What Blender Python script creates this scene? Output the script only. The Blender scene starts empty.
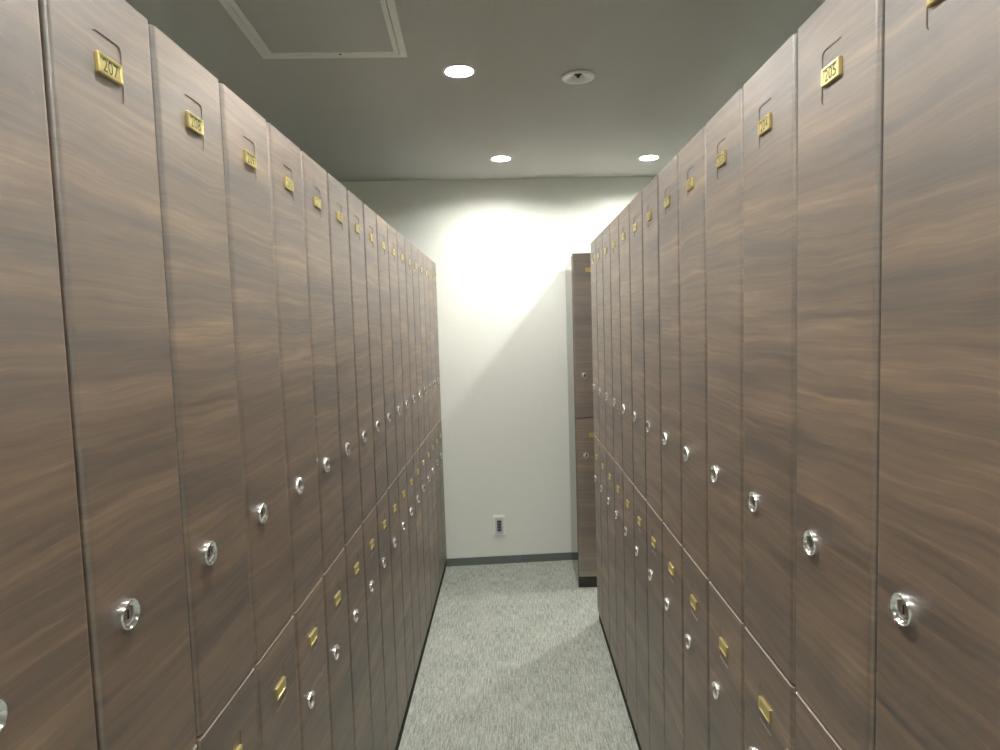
import bpy, bmesh, math, random
from math import sin, cos, tan, pi, radians
from mathutils import Vector, Matrix

random.seed(4)
sc = bpy.context.scene
COL = sc.collection

# ------------------------------------------------------------------ measures
F_PX = 649.4                                   # focal length for a 1000 px wide frame
CAM_H = 1.4275
PITCH, ROLL, YAW = -0.07384, 0.03046, -0.01703
XL, XR = -0.4148, 0.3842                       # door faces of the two rows
H = 1.80                                       # locker height
WL, Y0L, NL = 0.1862, 0.608, 17                # left row: column width, first joint, columns
WR, Y0R, NR = 0.1975, 0.688, 12
SPLIT0, SPLIT1 = 0.9055, 0.9115                # gap between lower and upper door
PLINTH = 0.06
DEPTH = 0.40
ZC = 2.283                                     # ceiling
WALL_Y, SKEW = 3.843, 0.0800                   # back wall at x = 0 and its skew to the rows


def wall_y(x):
    return WALL_Y + SKEW * x


# ------------------------------------------------------------------ materials
def new_mat(name):
    m = bpy.data.materials.new(name)
    m.use_nodes = True
    nt = m.node_tree
    return m, nt, nt.nodes['Principled BSDF'], nt.links


def plain(name, col, rough=0.5, metal=0.0, spec=0.5):
    m, nt, b, L = new_mat(name)
    b.inputs['Base Color'].default_value = (*col, 1)
    b.inputs['Roughness'].default_value = rough
    b.inputs['Metallic'].default_value = metal
    b.inputs['Specular IOR Level'].default_value = spec
    return m


def ramp(nt, stops):
    r = nt.nodes.new('ShaderNodeValToRGB')
    el = r.color_ramp.elements
    while len(el) < len(stops):
        el.new(0.5)
    for e, (p, c) in zip(el, stops):
        e.position = p
        e.color = (*c, 1)
    return r


def math_node(nt, op, a, b=None):
    n = nt.nodes.new('ShaderNodeMath')
    n.operation = op
    for i, v in enumerate((a, b)):
        if v is None:
            continue
        if isinstance(v, (int, float)):
            n.inputs[i].default_value = v
        else:
            nt.links.new(v, n.inputs[i])
    return n.outputs[0]


def noise(nt, vec, scale, detail=4, rough=0.55, dist=0.0):
    n = nt.nodes.new('ShaderNodeTexNoise')
    n.inputs['Scale'].default_value = scale
    n.inputs['Detail'].default_value = detail
    n.inputs['Roughness'].default_value = rough
    n.inputs['Distortion'].default_value = dist
    nt.links.new(vec, n.inputs['Vector'])
    return n.outputs['Fac']


def wood_mat():
    m, nt, b, L = new_mat('walnut_laminate')
    tc = nt.nodes.new('ShaderNodeTexCoord')
    oi = nt.nodes.new('ShaderNodeObjectInfo')
    sep = nt.nodes.new('ShaderNodeSeparateXYZ')
    L.new(tc.outputs['Object'], sep.inputs[0])
    rnd = oi.outputs['Random']
    x = math_node(nt, 'ADD', sep.outputs[0], math_node(nt, 'MULTIPLY', rnd, 37.0))
    z = math_node(nt, 'ADD', sep.outputs[2], math_node(nt, 'MULTIPLY', rnd, 11.0))

    def vec(sx, sz):
        c = nt.nodes.new('ShaderNodeCombineXYZ')
        L.new(math_node(nt, 'MULTIPLY', x, sx), c.inputs[0])
        L.new(math_node(nt, 'MULTIPLY', zz, sz), c.inputs[2])
        return c.outputs[0]
    # slow wander of the grain lines
    zz = z
    w1 = noise(nt, vec(3.4, 6.0), 1.0, 3, 0.5)
    zz = math_node(nt, 'ADD', z, math_node(nt, 'MULTIPLY', math_node(nt, 'SUBTRACT', w1, 0.5), 0.045))
    bands = noise(nt, vec(1.0, 17.0), 1.0, 3, 0.55, 0.2)
    streak = noise(nt, vec(3.2, 105.0), 1.0, 4, 0.65, 0.2)
    fine = noise(nt, vec(14.0, 480.0), 1.0, 3, 0.65)
    v = math_node(nt, 'ADD', math_node(nt, 'MULTIPLY', bands, 0.42),
                  math_node(nt, 'ADD', math_node(nt, 'MULTIPLY', streak, 0.42),
                            math_node(nt, 'MULTIPLY', fine, 0.16)))
    r = ramp(nt, [(0.37, (0.017, 0.0085, 0.0050)), (0.46, (0.072, 0.0385, 0.0190)),
                  (0.54, (0.142, 0.0800, 0.0390)), (0.64, (0.275, 0.170, 0.088))])
    L.new(v, r.inputs[0])
    L.new(r.outputs[0], b.inputs['Base Color'])
    b.inputs['Roughness'].default_value = 0.49
    b.inputs['IOR'].default_value = 2.15
    b.inputs['Specular IOR Level'].default_value = 1.0
    bp = nt.nodes.new('ShaderNodeBump')
    bp.inputs['Strength'].default_value = 0.12
    bp.inputs['Distance'].default_value = 0.001
    L.new(math_node(nt, 'ADD', streak, fine), bp.inputs['Height'])
    L.new(bp.outputs[0], b.inputs['Normal'])
    return m


def carpet_mat():
    m, nt, b, L = new_mat('streaked_carpet')
    tc = nt.nodes.new('ShaderNodeTexCoord')
    sep = nt.nodes.new('ShaderNodeSeparateXYZ')
    L.new(tc.outputs['Object'], sep.inputs[0])

    def vec(sx, sy):
        c = nt.nodes.new('ShaderNodeCombineXYZ')
        L.new(math_node(nt, 'MULTIPLY', sep.outputs[0], sx), c.inputs[0])
        L.new(math_node(nt, 'MULTIPLY', sep.outputs[1], sy), c.inputs[1])
        return c.outputs[0]
    a = noise(nt, vec(190, 16), 1.0, 3, 0.6)
    c = noise(nt, vec(420, 60), 1.0, 2, 0.6)
    d = noise(nt, vec(9, 4), 1.0, 2, 0.5)
    v = math_node(nt, 'ADD', math_node(nt, 'MULTIPLY', a, 0.5),
                  math_node(nt, 'ADD', math_node(nt, 'MULTIPLY', c, 0.38), math_node(nt, 'MULTIPLY', d, 0.12)))
    r = ramp(nt, [(0.34, (0.165, 0.178, 0.148)), (0.47, (0.325, 0.346, 0.305)),
                  (0.56, (0.445, 0.465, 0.430)), (0.68, (0.600, 0.618, 0.585))])
    L.new(v, r.inputs[0])
    L.new(r.outputs[0], b.inputs['Base Color'])
    b.inputs['Roughness'].default_value = 0.95
    b.inputs['Specular IOR Level'].default_value = 0.1
    bp = nt.nodes.new('ShaderNodeBump')
    bp.inputs['Strength'].default_value = 0.5
    bp.inputs['Distance'].default_value = 0.002
    L.new(c, bp.inputs['Height'])
    L.new(bp.outputs[0], b.inputs['Normal'])
    return m


def painted(name, col, scale, strength, rough=0.8, vary=0.04):
    m, nt, b, L = new_mat(name)
    tc = nt.nodes.new('ShaderNodeTexCoord')
    n = noise(nt, tc.outputs['Object'], scale, 3, 0.6)
    r = ramp(nt, [(0.3, tuple(c * (1 - vary) for c in col)), (0.7, tuple(c * (1 + vary) for c in col))])
    L.new(n, r.inputs[0])
    L.new(r.outputs[0], b.inputs['Base Color'])
    b.inputs['Roughness'].default_value = rough
    b.inputs['Specular IOR Level'].default_value = 0.25
    bp = nt.nodes.new('ShaderNodeBump')
    bp.inputs['Strength'].default_value = strength
    bp.inputs['Distance'].default_value = 0.001
    L.new(n, bp.inputs['Height'])
    L.new(bp.outputs[0], b.inputs['Normal'])
    return m


def glow(name, col, strength):
    m, nt, b, L = new_mat(name)
    b.inputs['Base Color'].default_value = (0.8, 0.8, 0.8, 1)
    b.inputs['Emission Color'].default_value = (*col, 1)
    b.inputs['Emission Strength'].default_value = strength
    return m


M_WOOD = wood_mat()
M_EDGE = plain('pale_edge_band', (0.50, 0.43, 0.38), 0.45)
M_CARCASS = plain('dark_carcass_laminate', (0.055, 0.040, 0.030), 0.08)
M_PLINTH = plain('dark_plinth_board', (0.022, 0.019, 0.015), 0.7, 0.0, 0.1)
M_PLINTH_GLOSS = plain('dark_plinth_laminate', (0.028, 0.024, 0.018), 0.12)
M_CHROME = plain('chrome', (0.86, 0.86, 0.88), 0.11, 1.0)
M_KEYHOLE = plain('keyhole_black', (0.012, 0.012, 0.014), 0.4)
M_BRASS = plain('polished_brass', (0.84, 0.70, 0.30), 0.28, 0.9)
M_BRASSFACE = plain('brushed_brass', (0.76, 0.65, 0.27), 0.40, 0.8)
M_DIGIT = plain('digit_paint', (0.060, 0.055, 0.012), 0.5)
M_CARPET = carpet_mat()
M_WALL = painted('off_white_wall_vinyl', (0.84, 0.865, 0.815), 260, 0.25)
M_CEIL = painted('ceiling_paint', (0.60, 0.60, 0.575), 190, 0.2)
M_BASE = plain('grey_vinyl_skirting', (0.145, 0.165, 0.160), 0.5)
M_ALU = plain('painted_hatch_frame', (0.93, 0.94, 0.90), 0.4)
M_WHITE = plain('white_plastic', (0.88, 0.89, 0.86), 0.3)
M_GREYP = plain('grey_plastic', (0.62, 0.65, 0.66), 0.4)
M_DARKP = plain('dark_socket_plastic', (0.035, 0.05, 0.055), 0.5)
M_REFL = plain('white_reflector', (0.85, 0.85, 0.83), 0.35)
M_LAMP = glow('lit_lamp', (1.0, 0.985, 0.92), 170.0)

# ------------------------------------------------------------------ mesh helpers


def finish(name, bm, mats, parent=None, smooth=None, recalc=True):
    if recalc:
        bmesh.ops.recalc_face_normals(bm, faces=bm.faces[:])
    me = bpy.data.meshes.new(name)
    bm.to_mesh(me)
    bm.free()
    for m in mats if isinstance(mats, (list, tuple)) else [mats]:
        me.materials.append(m)
    o = bpy.data.objects.new(name, me)
    COL.objects.link(o)
    if parent is not None:
        o.parent = parent
    return o


def mesh_only(name, bm, mats, recalc=True):
    o = finish(name, bm, mats, None, recalc=recalc)
    me = o.data
    bpy.data.objects.remove(o)
    return me


def box(bm, x0, x1, y0, y1, z0, z1, mi=0, bevel=0.0):
    r = bmesh.ops.create_cube(bm, size=1.0)
    vs = r['verts']
    for v in vs:
        v.co = Vector(((x0 + x1) / 2 + v.co.x * (x1 - x0), (y0 + y1) / 2 + v.co.y * (y1 - y0),
                       (z0 + z1) / 2 + v.co.z * (z1 - z0)))
    fs = list({f for v in vs for f in v.link_faces})
    for f in fs:
        f.material_index = mi
    if bevel:
        es = list({e for v in vs for e in v.link_edges})
        rr = bmesh.ops.bevel(bm, geom=es, offset=bevel, segments=2, affect='EDGES', profile=0.6)
        for f in rr['faces']:
            f.material_index = mi


def lathe(bm, prof, seg=32, mi=0, axis='-Y', centre=(0, 0, 0), smooth=True):
    """prof: list of (radius, height); height runs along axis"""
    cx, cy, cz = centre
    rings = []
    for r, h in prof:
        if r < 1e-7:
            ps = [(0.0, 0.0)]
        else:
            ps = [(r * cos(2 * pi * k / seg), r * sin(2 * pi * k / seg)) for k in range(seg)]
        ring = []
        for a, b in ps:
            if axis == '-Y':
                co = (cx + a, cy - h, cz + b)
            else:
                co = (cx + a, cy + b, cz + h)
            ring.append(bm.verts.new(co))
        rings.append(ring)
    for A, B in zip(rings, rings[1:]):
        n = max(len(A), len(B))
        if n == 1:
            continue
        for k in range(n):
            k2 = (k + 1) % n
            if len(A) == 1:
                f = bm.faces.new((A[0], B[k2], B[k]))
            elif len(B) == 1:
                f = bm.faces.new((A[k], A[k2], B[0]))
            else:
                f = bm.faces.new((A[k], A[k2], B[k2], B[k]))
            f.material_index = mi
            f.smooth = smooth


def rrect(cx, cz, w, h, r, n=5):
    pts = []
    for qx, qz, a0 in ((1, 1, 0), (-1, 1, 90), (-1, -1, 180), (1, -1, 270)):
        for k in range(n + 1):
            a = radians(a0 + 90 * k / n)
            pts.append((cx + qx * (w / 2 - r) + r * cos(a), cz + qz * (h / 2 - r) + r * sin(a)))
    return pts


# ------------------------------------------------------------------ locker pieces
PW, PH, PR, PD = 0.050, 0.062, 0.0065, 0.0010     # the sunk rectangle round each number plate
DT, DR, GAP = 0.018, 0.0070, 0.0062               # door thickness, edge radius, joint


def door_mesh(W, z0, z1, pz):
    """front at y = 0 facing -Y, centred on x = 0; pz is the centre height of the sunk rectangle"""
    bm = bmesh.new()
    hw = (W - GAP) / 2
    xf = hw - DR
    n = 6
    prof = [(-hw, DT)]
    prof += [(-hw + DR - DR * cos(radians(90 * k / n)), DR - DR * sin(radians(90 * k / n))) for k in range(n + 1)]
    prof += [(hw - DR + DR * sin(radians(90 * k / n)), DR - DR * cos(radians(90 * k / n))) for k in range(n + 1)]
    prof += [(hw, DT)]
    lo = [bm.verts.new((x, y, z0)) for x, y in prof]
    hi = [bm.verts.new((x, y, z1)) for x, y in prof]
    N = len(prof)
    i_front = n + 1                                # segment n+1 -> n+2 is the flat front
    for k in range(N):
        k2 = (k + 1) % N
        if k == i_front:
            continue
        f = bm.faces.new((lo[k], lo[k2], hi[k2], hi[k]))
        f.smooth = (1 <= k <= n) or (n + 2 <= k <= 2 * n + 1)
    for z in (z0, z1):                             # separate rim vertices keep the end faces crisp
        f = bm.faces.new([bm.verts.new((x, y, z)) for x, y in prof])
        f.material_index = 1
    # flat front with the sunk rectangle
    pts = rrect(0, pz, PW, PH, PR)
    hole = [bm.verts.new((x, 0, z)) for x, z in pts]
    deep = [bm.verts.new((x, PD, z)) for x, z in pts]
    a, b_ = i_front, i_front + 1
    edges = []
    loop = [lo[a], lo[b_], hi[b_], hi[a]]
    for p, q in zip(loop, loop[1:] + loop[:1]):
        e = bm.edges.get((p, q)) or bm.edges.new((p, q))
        edges.append(e)
    for p, q in zip(hole, hole[1:] + hole[:1]):
        edges.append(bm.edges.new((p, q)))
    bmesh.ops.triangle_fill(bm, use_beauty=True, use_dissolve=False, edges=edges)
    m = len(hole)
    for k in range(m):
        bm.faces.new((hole[k], hole[(k + 1) % m], deep[(k + 1) % m], deep[k]))
    bm.faces.new(deep)
    bmesh.ops.recalc_face_normals(bm, faces=bm.faces[:])
    for f in bm.faces:
        if f.material_index == 1 and (f.normal.z > 0) != (f.calc_center_median().z > (z0 + z1) / 2):
            f.normal_flip()
    return mesh_only('door', bm, [M_WOOD, M_EDGE], recalc=False)


def text_into(bm, text, width, height, x, y, z, depth, mi):
    cu = bpy.data.curves.new('digits', 'FONT')
    cu.body = text
    cu.size = 1.0
    cu.align_x = 'CENTER'
    cu.align_y = 'CENTER'
    cu.resolution_u = 3
    ob = bpy.data.objects.new('digits', cu)
    me = bpy.data.meshes.new_from_object(ob)
    bpy.data.objects.remove(ob)
    bpy.data.curves.remove(cu)
    xs = [v.co.x for v in me.vertices]
    ys = [v.co.y for v in me.vertices]
    mx, my = (min(xs) + max(xs)) / 2, (min(ys) + max(ys)) / 2
    sx, sy = width / (max(xs) - min(xs)), height / (max(ys) - min(ys))
    vm = [bm.verts.new((x + (v.co.x - mx) * sx, y - depth, z + (v.co.y - my) * sy)) for v in me.vertices]
    for p in me.polygons:
        try:
            f = bm.faces.new([vm[i] for i in p.vertices])
            f.material_index = mi
        except ValueError:
            pass
    bpy.data.meshes.remove(me)


def plate_mesh(text):
    """brass plate with a raised rim; back on y = 0, faces -Y"""
    bm = bmesh.new()
    w, h, t = 0.0425, 0.0215, 0.0042
    rim = 0.0028
    prof = [(0.0, 0.0), (0.0, t - 0.0009), (0.0009, t), (rim, t), (rim + 0.0008, t - 0.0012)]
    loops = []
    for inset, yy in prof:
        pts = rrect(0, 0, w - 2 * inset, h - 2 * inset, max(0.0013 - inset * 0.3, 0.0004), 3)
        loops.append([bm.verts.new((px, -yy, pz)) for px, pz in pts])
    for A, B in zip(loops, loops[1:]):
        n = len(A)
        for k in range(n):
            bm.faces.new((A[k], A[(k + 1) % n], B[(k + 1) % n], B[k]))
    f = bm.faces.new(loops[-1])
    f.material_index = 1
    bm.faces.new(loops[0])
    bmesh.ops.recalc_face_normals(bm, faces=bm.faces[:])
    if text:
        text_into(bm, text, 0.0265, 0.0138, 0, -(t - 0.0012), 0, 0.0002, 2)
        for f in bm.faces:
            if f.material_index == 2:
                f.normal_update()
                if f.normal.y > 0:
                    f.normal_flip()
    return mesh_only('number_plate', bm, [M_BRASS, M_BRASSFACE, M_DIGIT], recalc=False)


def lock_mesh():
    bm = bmesh.new()
    lathe(bm, [(0.0165, 0.0), (0.0165, 0.0018), (0.0163, 0.0042), (0.0157, 0.0060), (0.0150, 0.0066),
               (0.0144, 0.0063), (0.0136, 0.0049), (0.0126, 0.0033), (0.0113, 0.0018), (0.0098, 0.0008),
               (0.0084, 0.0004), (0.0082, 0.0014), (0.0076, 0.0018), (0.0, 0.0019)], 40)
    box(bm, -0.0012, 0.0012, -0.0022, -0.0012, -0.0050, 0.0050, 1)
    return mesh_only('lock', bm, [M_CHROME, M_KEYHOLE])


def body_mesh(W, lift=0.0):
    bm = bmesh.new()
    h = W / 2 - 0.0008
    y0, y1, t = DT + 0.0015, DEPTH, 0.010
    box(bm, -h, -h + t, y0, y1, PLINTH, H - 0.012)
    box(bm, h - t, h, y0, y1, PLINTH, H - 0.012)
    box(bm, -h + t, h - t, y1 - 0.006, y1, PLINTH, H - 0.012)
    for z in (PLINTH, 0.9085 + lift - 0.006, H - 0.024):
        box(bm, -h + t, h - t, y0, y1 - 0.006, z, z + 0.012)
    return mesh_only('body', bm, M_CARCASS)


def plinth_mesh(W, mat):
    bm = bmesh.new()
    h = W / 2 - 0.0008
    box(bm, -h, h, 0.0075, DEPTH, 0, PLINTH)
    return mesh_only('plinth', bm, mat)


UP_P, LOW_P = 1.7125, 0.8170
UP_L, LOW_L = 1.1360, 0.7080
MESH = {}
for key, W in (('L', WL), ('R', WR)):
    MESH[key] = dict(up=door_mesh(W, SPLIT1, H, UP_P), low=door_mesh(W, PLINTH + 0.002, SPLIT0, LOW_P),
                     body=body_mesh(W), plinth=plinth_mesh(W, M_PLINTH))
LIFT = 0.021                                   # the far locker is divided a little higher up
MESH['F'] = dict(up=door_mesh(WL, SPLIT1 + LIFT, H, UP_P), low=door_mesh(WL, PLINTH + 0.002, SPLIT0 + LIFT, LOW_P + LIFT),
                 body=body_mesh(WL, LIFT), plinth=plinth_mesh(WL, M_PLINTH_GLOSS))
LOCK = lock_mesh()
PLATE_BLANK = plate_mesh('')


def empty(name, loc, rz, label, cat, group=None):
    o = bpy.data.objects.new(name, None)
    o.empty_display_size = 0.1
    COL.objects.link(o)
    o.location = loc
    o.rotation_euler = (0, 0, rz)
    o['label'] = label
    o['category'] = cat
    if group:
        o['group'] = group
    return o


def child(name, me, parent, loc=(0, 0, 0)):
    o = bpy.data.objects.new(name, me)
    COL.objects.link(o)
    o.parent = parent
    o.location = loc
    return o


def locker(key, W, loc, rz, number, label, group, lift=0.0):
    r = empty('locker', loc, rz, label, 'locker', group)
    M = MESH[key]
    child('body', M['body'], r)
    child('plinth', M['plinth'], r)
    lx = -W / 2 + 0.288 * W
    for part, pz, lz, txt in (('up', UP_P, UP_L + lift, number), ('low', LOW_P + lift, LOW_L + lift, '')):
        d = child('door', M[part], r)
        d['label'] = 'upper walnut door with lock near its foot' if part == 'up' else \
            'lower walnut door with lock near its head'
        pm = plate_mesh(txt) if txt else PLATE_BLANK
        p = child('number_plate', pm, d, (0, PD, pz - 0.001))
        if txt:
            p['label'] = 'brass plate with dark digits ' + txt
        child('lock', LOCK, d, (lx, 0, lz))
    return r


ORD = ['first', 'second', 'third', 'fourth', 'fifth', 'sixth', 'seventh', 'eighth', 'ninth', 'tenth', 'eleventh',
       'twelfth', 'thirteenth', 'fourteenth', 'fifteenth', 'sixteenth', 'seventeenth', 'eighteenth']
for i in range(-1, NL):
    y = Y0L + (i + 0.5) * WL
    n = 207 + i
    if i == -1:
        lab = 'walnut two-door locker nearest the camera in the left row, cut by photo edge'
    elif i == NL - 1:
        lab = 'last walnut two-door locker of the left row, against the pale back wall'
    elif i < 4:
        lab = 'walnut two-door locker with brass plate %d, %s from the camera in left row' % (n, ORD[i + 1])
    else:
        lab = 'walnut two-door locker, %s from the camera in the left row' % ORD[i + 1]
    locker('L', WL, (XL, y, 0), pi / 2, str(n) if i >= 0 else '', lab, 'walnut lockers of the left row')
for i in range(-1, NR):
    y = Y0R + (i + 0.5) * WR
    n = 206 - (i + 1)
    if i == -1:
        lab = 'walnut two-door locker nearest the camera in the right row, cut by photo edge'
    elif i == NR - 1:
        lab = 'last walnut two-door locker of the right row, at the free row end'
    elif i < 3:
        lab = 'walnut two-door locker with brass plate %d, %s from the camera in right row' % (n, ORD[i + 1])
    else:
        lab = 'walnut two-door locker, %s from the camera in the right row' % ORD[i + 1]
    locker('R', WR, (XR, y, 0), -pi / 2, str(n), lab, 'walnut lockers of the right row')
FAR_Y, FAR_X = 3.441, 0.334
locker('F', WL, (FAR_X + WL / 2, FAR_Y, 0), 0, '', 'narrow dark walnut locker facing the camera beside the back wall, '
       'beyond the right row', None, LIFT)

# ------------------------------------------------------------------ setting


def structure(o):
    o['kind'] = 'structure'
    return o


RX0, RX1, RY0 = -2.1, 2.7, -1.7
bm = bmesh.new()
box(bm, RX0, RX1, RY0, 4.4, -0.08, 0)
structure(finish('floor', bm, M_CARPET))

# back wall: a slab lying askew to the rows
bm = bmesh.new()
t = 0.12
vs = []
for z in (0, ZC + 0.15):
    for x, y in ((RX0, wall_y(RX0)), (RX1, wall_y(RX1)), (RX1, wall_y(RX1) + t), (RX0, wall_y(RX0) + t)):
        vs.append(bm.verts.new((x, y, z)))
for q in ((0, 1, 2, 3), (4, 5, 6, 7), (0, 1, 5, 4), (1, 2, 6, 5), (2, 3, 7, 6), (3, 0, 4, 7)):
    bm.faces.new([vs[i] for i in q])
structure(finish('wall_back', bm, M_WALL))
for nm, x0, x1, y0, y1 in (('wall_left', RX0 - 0.1, RX0, RY0, 4.35), ('wall_right', RX1, RX1 + 0.1, RY0, 4.35),
                           ('wall_front', RX0, RX1, RY0 - 0.1, RY0)):
    bm = bmesh.new()
    box(bm, x0, x1, y0, y1, 0, ZC)
    structure(finish(nm, bm, M_WALL))

# skirting on the back wall, from the left row to the far locker and on behind it
ANG = math.atan(SKEW)


def on_wall(x, z, out=0.0):
    """point standing 'out' metres proud of the back wall"""
    return Vector((x + sin(ANG) * out, wall_y(x) - cos(ANG) * out, z))


def wall_slab(bm, x0, x1, z0, z1, out0, out1, mi=0):
    vs = [bm.verts.new(on_wall(x, z, o)) for x in (x0, x1) for z in (z0, z1) for o in (out0, out1)]
    for q in ((0, 1, 3, 2), (4, 5, 7, 6), (0, 1, 5, 4), (2, 3, 7, 6), (0, 2, 6, 4), (1, 3, 7, 5)):
        f = bm.faces.new([vs[i] for i in q])
        f.material_index = mi


bm = bmesh.new()
wall_slab(bm, -0.55, RX1 - 0.05, 0.0, 0.047, -0.001, 0.004)
bmesh.ops.bevel(bm, geom=[e for e in bm.edges if all(v.co.z > 0.04 for v in e.verts)], offset=0.0015, segments=2,
                affect='EDGES')
structure(finish('baseboard_back', bm, M_BASE))

# lamps and ceiling
LAMPS = [(-0.019, 3.385), (0.752, 3.470), (-0.143, 2.235), (-0.170, 1.060), (-0.393, -0.085), (0.35, -0.02),  # lamps near and behind the camera are unseen, placed to match door brightness
         (1.394, 2.394), (1.269, 1.234), (-1.801, 0.906)]  # next-aisle lamps, unseen, added to raise ceiling bounce and upper-door brightness
FIT = (0.262, 2.318)
LR = 0.056                                     # trim ring outer radius; hole is a little smaller
HOLE = 0.047
FHOLE = 0.044
HA = radians(3.5)                              # the hatch lies a little askew like the lamp grid
HC = Vector((-0.505, 1.867))
HS = 0.439


def hatch_xy(u, v):
    return (HC.x + u * cos(HA) - v * sin(HA), HC.y + u * sin(HA) + v * cos(HA))


bm = bmesh.new()
edges = []


def ring_edges(pts):
    vs = [bm.verts.new((x, y, ZC)) for x, y in pts]
    for p, q in zip(vs, vs[1:] + vs[:1]):
        edges.append(bm.edges.new((p, q)))
    return vs


ring_edges([(RX0, RY0), (RX1, RY0), (RX1, wall_y(RX1) + 0.02), (RX0, wall_y(RX0) + 0.02)])
for lx, ly in LAMPS + [FIT]:
    r = HOLE if (lx, ly) != FIT else FHOLE
    ring_edges([(lx + r * cos(2 * pi * k / 40), ly + r * sin(2 * pi * k / 40)) for k in range(40)])
hs = HS / 2 - 0.004
ring_edges([hatch_xy(-hs, -hs), hatch_xy(hs, -hs), hatch_xy(hs, hs), hatch_xy(-hs, hs)])
bmesh.ops.triangle_fill(bm, use_beauty=True, use_dissolve=False, edges=edges)
holes = bm.faces[:]
ret = bmesh.ops.extrude_face_region(bm, geom=holes)
for v in ret['geom']:
    if isinstance(v, bmesh.types.BMVert):
        v.co.z += 0.014
structure(finish('ceiling', bm, M_CEIL))
bm = bmesh.new()                               # the slab above the false ceiling
box(bm, RX0, RX1, RY0, 4.4, ZC + 0.16, ZC + 0.22)
structure(finish('trim_1', bm, M_CEIL))
bm = bmesh.new()                               # closes the void above the ceiling
for x0, x1, y0, y1 in ((RX0 - 0.1, RX0, RY0, 4.35), (RX1, RX1 + 0.1, RY0, 4.35), (RX0, RX1, RY0 - 0.1, RY0)):
    box(bm, x0, x1, y0, y1, ZC, ZC + 0.16)
structure(finish('trim_2', bm, M_CEIL))

# recessed downlights
bm = bmesh.new()
D = 0.030
lathe(bm, [(HOLE - 0.001, 0.020), (HOLE - 0.001, 0.0), (LR, -0.0008), (LR, -0.0020), (HOLE + 0.001, -0.0032),
           (HOLE - 0.002, -0.002), (HOLE - 0.003, 0.006), (0.036, D)], 48, axis='Z')
lathe(bm, [(0.036, D), (0.036, D + 0.004), (0.050, D + 0.004), (0.050, 0.055), (0.0, 0.055)], 48, axis='Z')
CAN = mesh_only('housing', bm, M_REFL)
bm = bmesh.new()
lathe(bm, [(0.0260, 0.031), (0.0260, 0.0225), (0.0250, 0.0180), (0.022, 0.0135), (0.016, 0.0105), (0.009, 0.0090), (0.0, 0.0086)], 40,
      axis='Z')
BULB = mesh_only('lamp', bm, M_LAMP)
labels = ['small lit recessed downlight in the ceiling above the aisle end, close to back wall',
          'small lit recessed downlight above the far end of the right locker row',
          'brightest lit recessed downlight, glaring over the middle of the aisle ceiling',
          'lit recessed downlight above the aisle in front of the ceiling hatch, outside the photo',
          'lit recessed downlight behind the camera beside the left row, outside the photo',
          'lit recessed downlight behind the camera beside the right row, outside the photo',
          'added unseen recessed downlight over the next aisle, behind the right row near its far end',
          'added unseen recessed downlight over the next aisle, behind the right row near the camera',
          'added unseen recessed downlight over the next aisle, behind the left row, outside the photo']
for (lx, ly), lab in zip(LAMPS, labels):
    r = empty('downlight', (lx, ly, ZC), 0, lab, 'ceiling light', 'recessed ceiling downlights')
    child('housing', CAN, r)
    child('lamp', BULB, r)['label'] = 'glowing white lamp'

# the unlit round fitting between them
r = empty('ceiling_fitting', (FIT[0], FIT[1], ZC), 0,
          'round white unlit ceiling fitting with a small dark centre, right of the brightest downlight', 'ceiling fitting')
bm = bmesh.new()
lathe(bm, [(FHOLE - 0.001, 0.018), (FHOLE - 0.001, 0.0), (0.0585, -0.001), (0.0590, -0.004), (0.055, -0.0075),
           (0.047, -0.0082), (0.040, -0.006), (0.028, -0.0005), (0.014, 0.006)], 48, axis='Z')
finish('cover', bm, M_WHITE, r)
bm = bmesh.new()
lathe(bm, [(0.014, 0.006), (0.012, 0.012), (0.0, 0.014)], 32, axis='Z')
lathe(bm, [(0.0065, 0.013), (0.0065, 0.0), (0.0045, -0.005), (0.0, -0.007)], 24, axis='Z')
finish('dark_centre', bm, M_DARKP, r)['label'] = 'dark lens in the centre'

# ceiling hatch
r = empty('ceiling_hatch', (HC.x, HC.y, ZC), HA, 'square access hatch with pale metal frame in the dark ceiling, '
          'left of the brightest downlight', 'ceiling hatch')


def square_ring(bm, a, b, z0, z1):
    prof = [(a, z0), (b, z0), (b, z1), (a, z1)]
    loops = []
    for s, z in prof:
        loops.append([bm.verts.new((sx * s, sy * s, z)) for sx, sy in ((-1, -1), (1, -1), (1, 1), (-1, 1))])
    for A, B in zip(loops, loops[1:] + loops[:1]):
        for k in range(4):
            bm.faces.new((A[k], A[(k + 1) % 4], B[(k + 1) % 4], B[k]))


bm = bmesh.new()
square_ring(bm, HS / 2 - 0.017, HS / 2 - 0.0045, -0.003, 0.012)
square_ring(bm, HS / 2 - 0.0045, HS / 2 + 0.003, -0.003, -0.0004)
finish('outer_frame', bm, M_ALU, r)
bm = bmesh.new()
square_ring(bm, HS / 2 - 0.034, HS / 2 - 0.0195, -0.003, 0.012)
finish('inner_frame', bm, M_ALU, r)
bm = bmesh.new()
s = HS / 2 - 0.0342
box(bm, -s, s, -s, s, 0.0, 0.010)
finish('panel', bm, M_CEIL, r)
bm = bmesh.new()
lathe(bm, [(0.004, -0.0021), (0.0035, -0.0032), (0.0, -0.0034)], 16, axis='Z', centre=(0.02, HS / 2 - 0.0265, -0.0011))
finish('latch', bm, M_DARKP, r)

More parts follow.
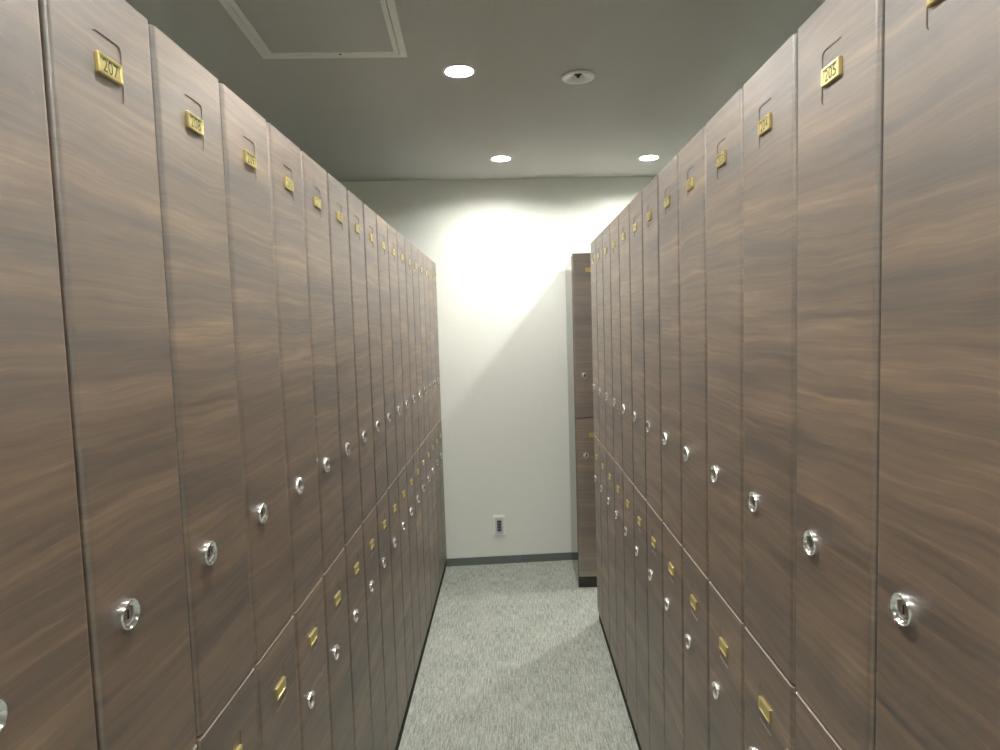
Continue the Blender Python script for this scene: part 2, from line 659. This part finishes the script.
# wall outlet on the back wall
OX, OZ = -0.098, 0.236
r = empty('wall_outlet', on_wall(OX, OZ), ANG, 'small white wall outlet low on the back wall above the grey skirting', 'outlet')
bm = bmesh.new()
box(bm, -0.036, 0.036, -0.009, 0.0005, -0.060, 0.060, 0, 0.003)
finish('cover_plate', bm, M_WHITE, r)
bm = bmesh.new()
box(bm, -0.024, 0.024, -0.0115, -0.0085, -0.050, 0.050, 0, 0.001)
finish('insert', bm, M_GREYP, r)
for z in (0.017, -0.017):
    bm = bmesh.new()
    box(bm, -0.0125, 0.0125, -0.0135, -0.0112, z - 0.0160, z + 0.0160, 0, 0.0015)
    for sx in (-0.005, 0.005):
        box(bm, sx - 0.001, sx + 0.001, -0.0139, -0.0130, z - 0.006, z + 0.006, 1)
    finish('socket', bm, [M_DARKP, M_GREYP], r)['label'] = 'dark socket face'

# ------------------------------------------------------------------ camera
cam = bpy.data.cameras.new('camera')
cam.sensor_fit = 'HORIZONTAL'
cam.sensor_width = 36.0
cam.lens = 36.0 * F_PX / 1000.0
cam.clip_start = 0.01
cam.clip_end = 50
co = bpy.data.objects.new('camera', cam)
COL.objects.link(co)


def ray(u, v):
    c, s = cos(ROLL), sin(ROLL)
    u, v = c * u - s * v, s * u + c * v
    x, fwd, up = u, 1.0, -v
    c, s = cos(PITCH), sin(PITCH)
    y, z = c * fwd - s * up, s * fwd + c * up
    c, s = cos(YAW), sin(YAW)
    return Vector((c * x + s * y, -s * x + c * y, z))


fw = ray(0, 0)
rt = ray(1, 0) - fw
up = ray(0, -1) - fw
m = Matrix((rt, up, -fw)).transposed().to_4x4()
m.translation = Vector((0, 0, CAM_H))
co.matrix_world = m
sc.camera = co

# ------------------------------------------------------------------ world and colour
w = bpy.data.worlds.new('world')
sc.world = w
w.use_nodes = True
w.node_tree.nodes['Background'].inputs[0].default_value = (0.02, 0.02, 0.02, 1)
sc.view_settings.view_transform = 'Standard'
sc.view_settings.look = 'None'
sc.view_settings.gamma = 1.0
sc.view_settings.use_curve_mapping = False
sc.view_settings.exposure = 3.5
sc.cycles.use_denoising = True
sc.cycles.caustics_reflective = False
sc.cycles.max_bounces = 8
sc.cycles.diffuse_bounces = 5
sc.cycles.glossy_bounces = 4
sc.cycles.sample_clamp_indirect = 6.0
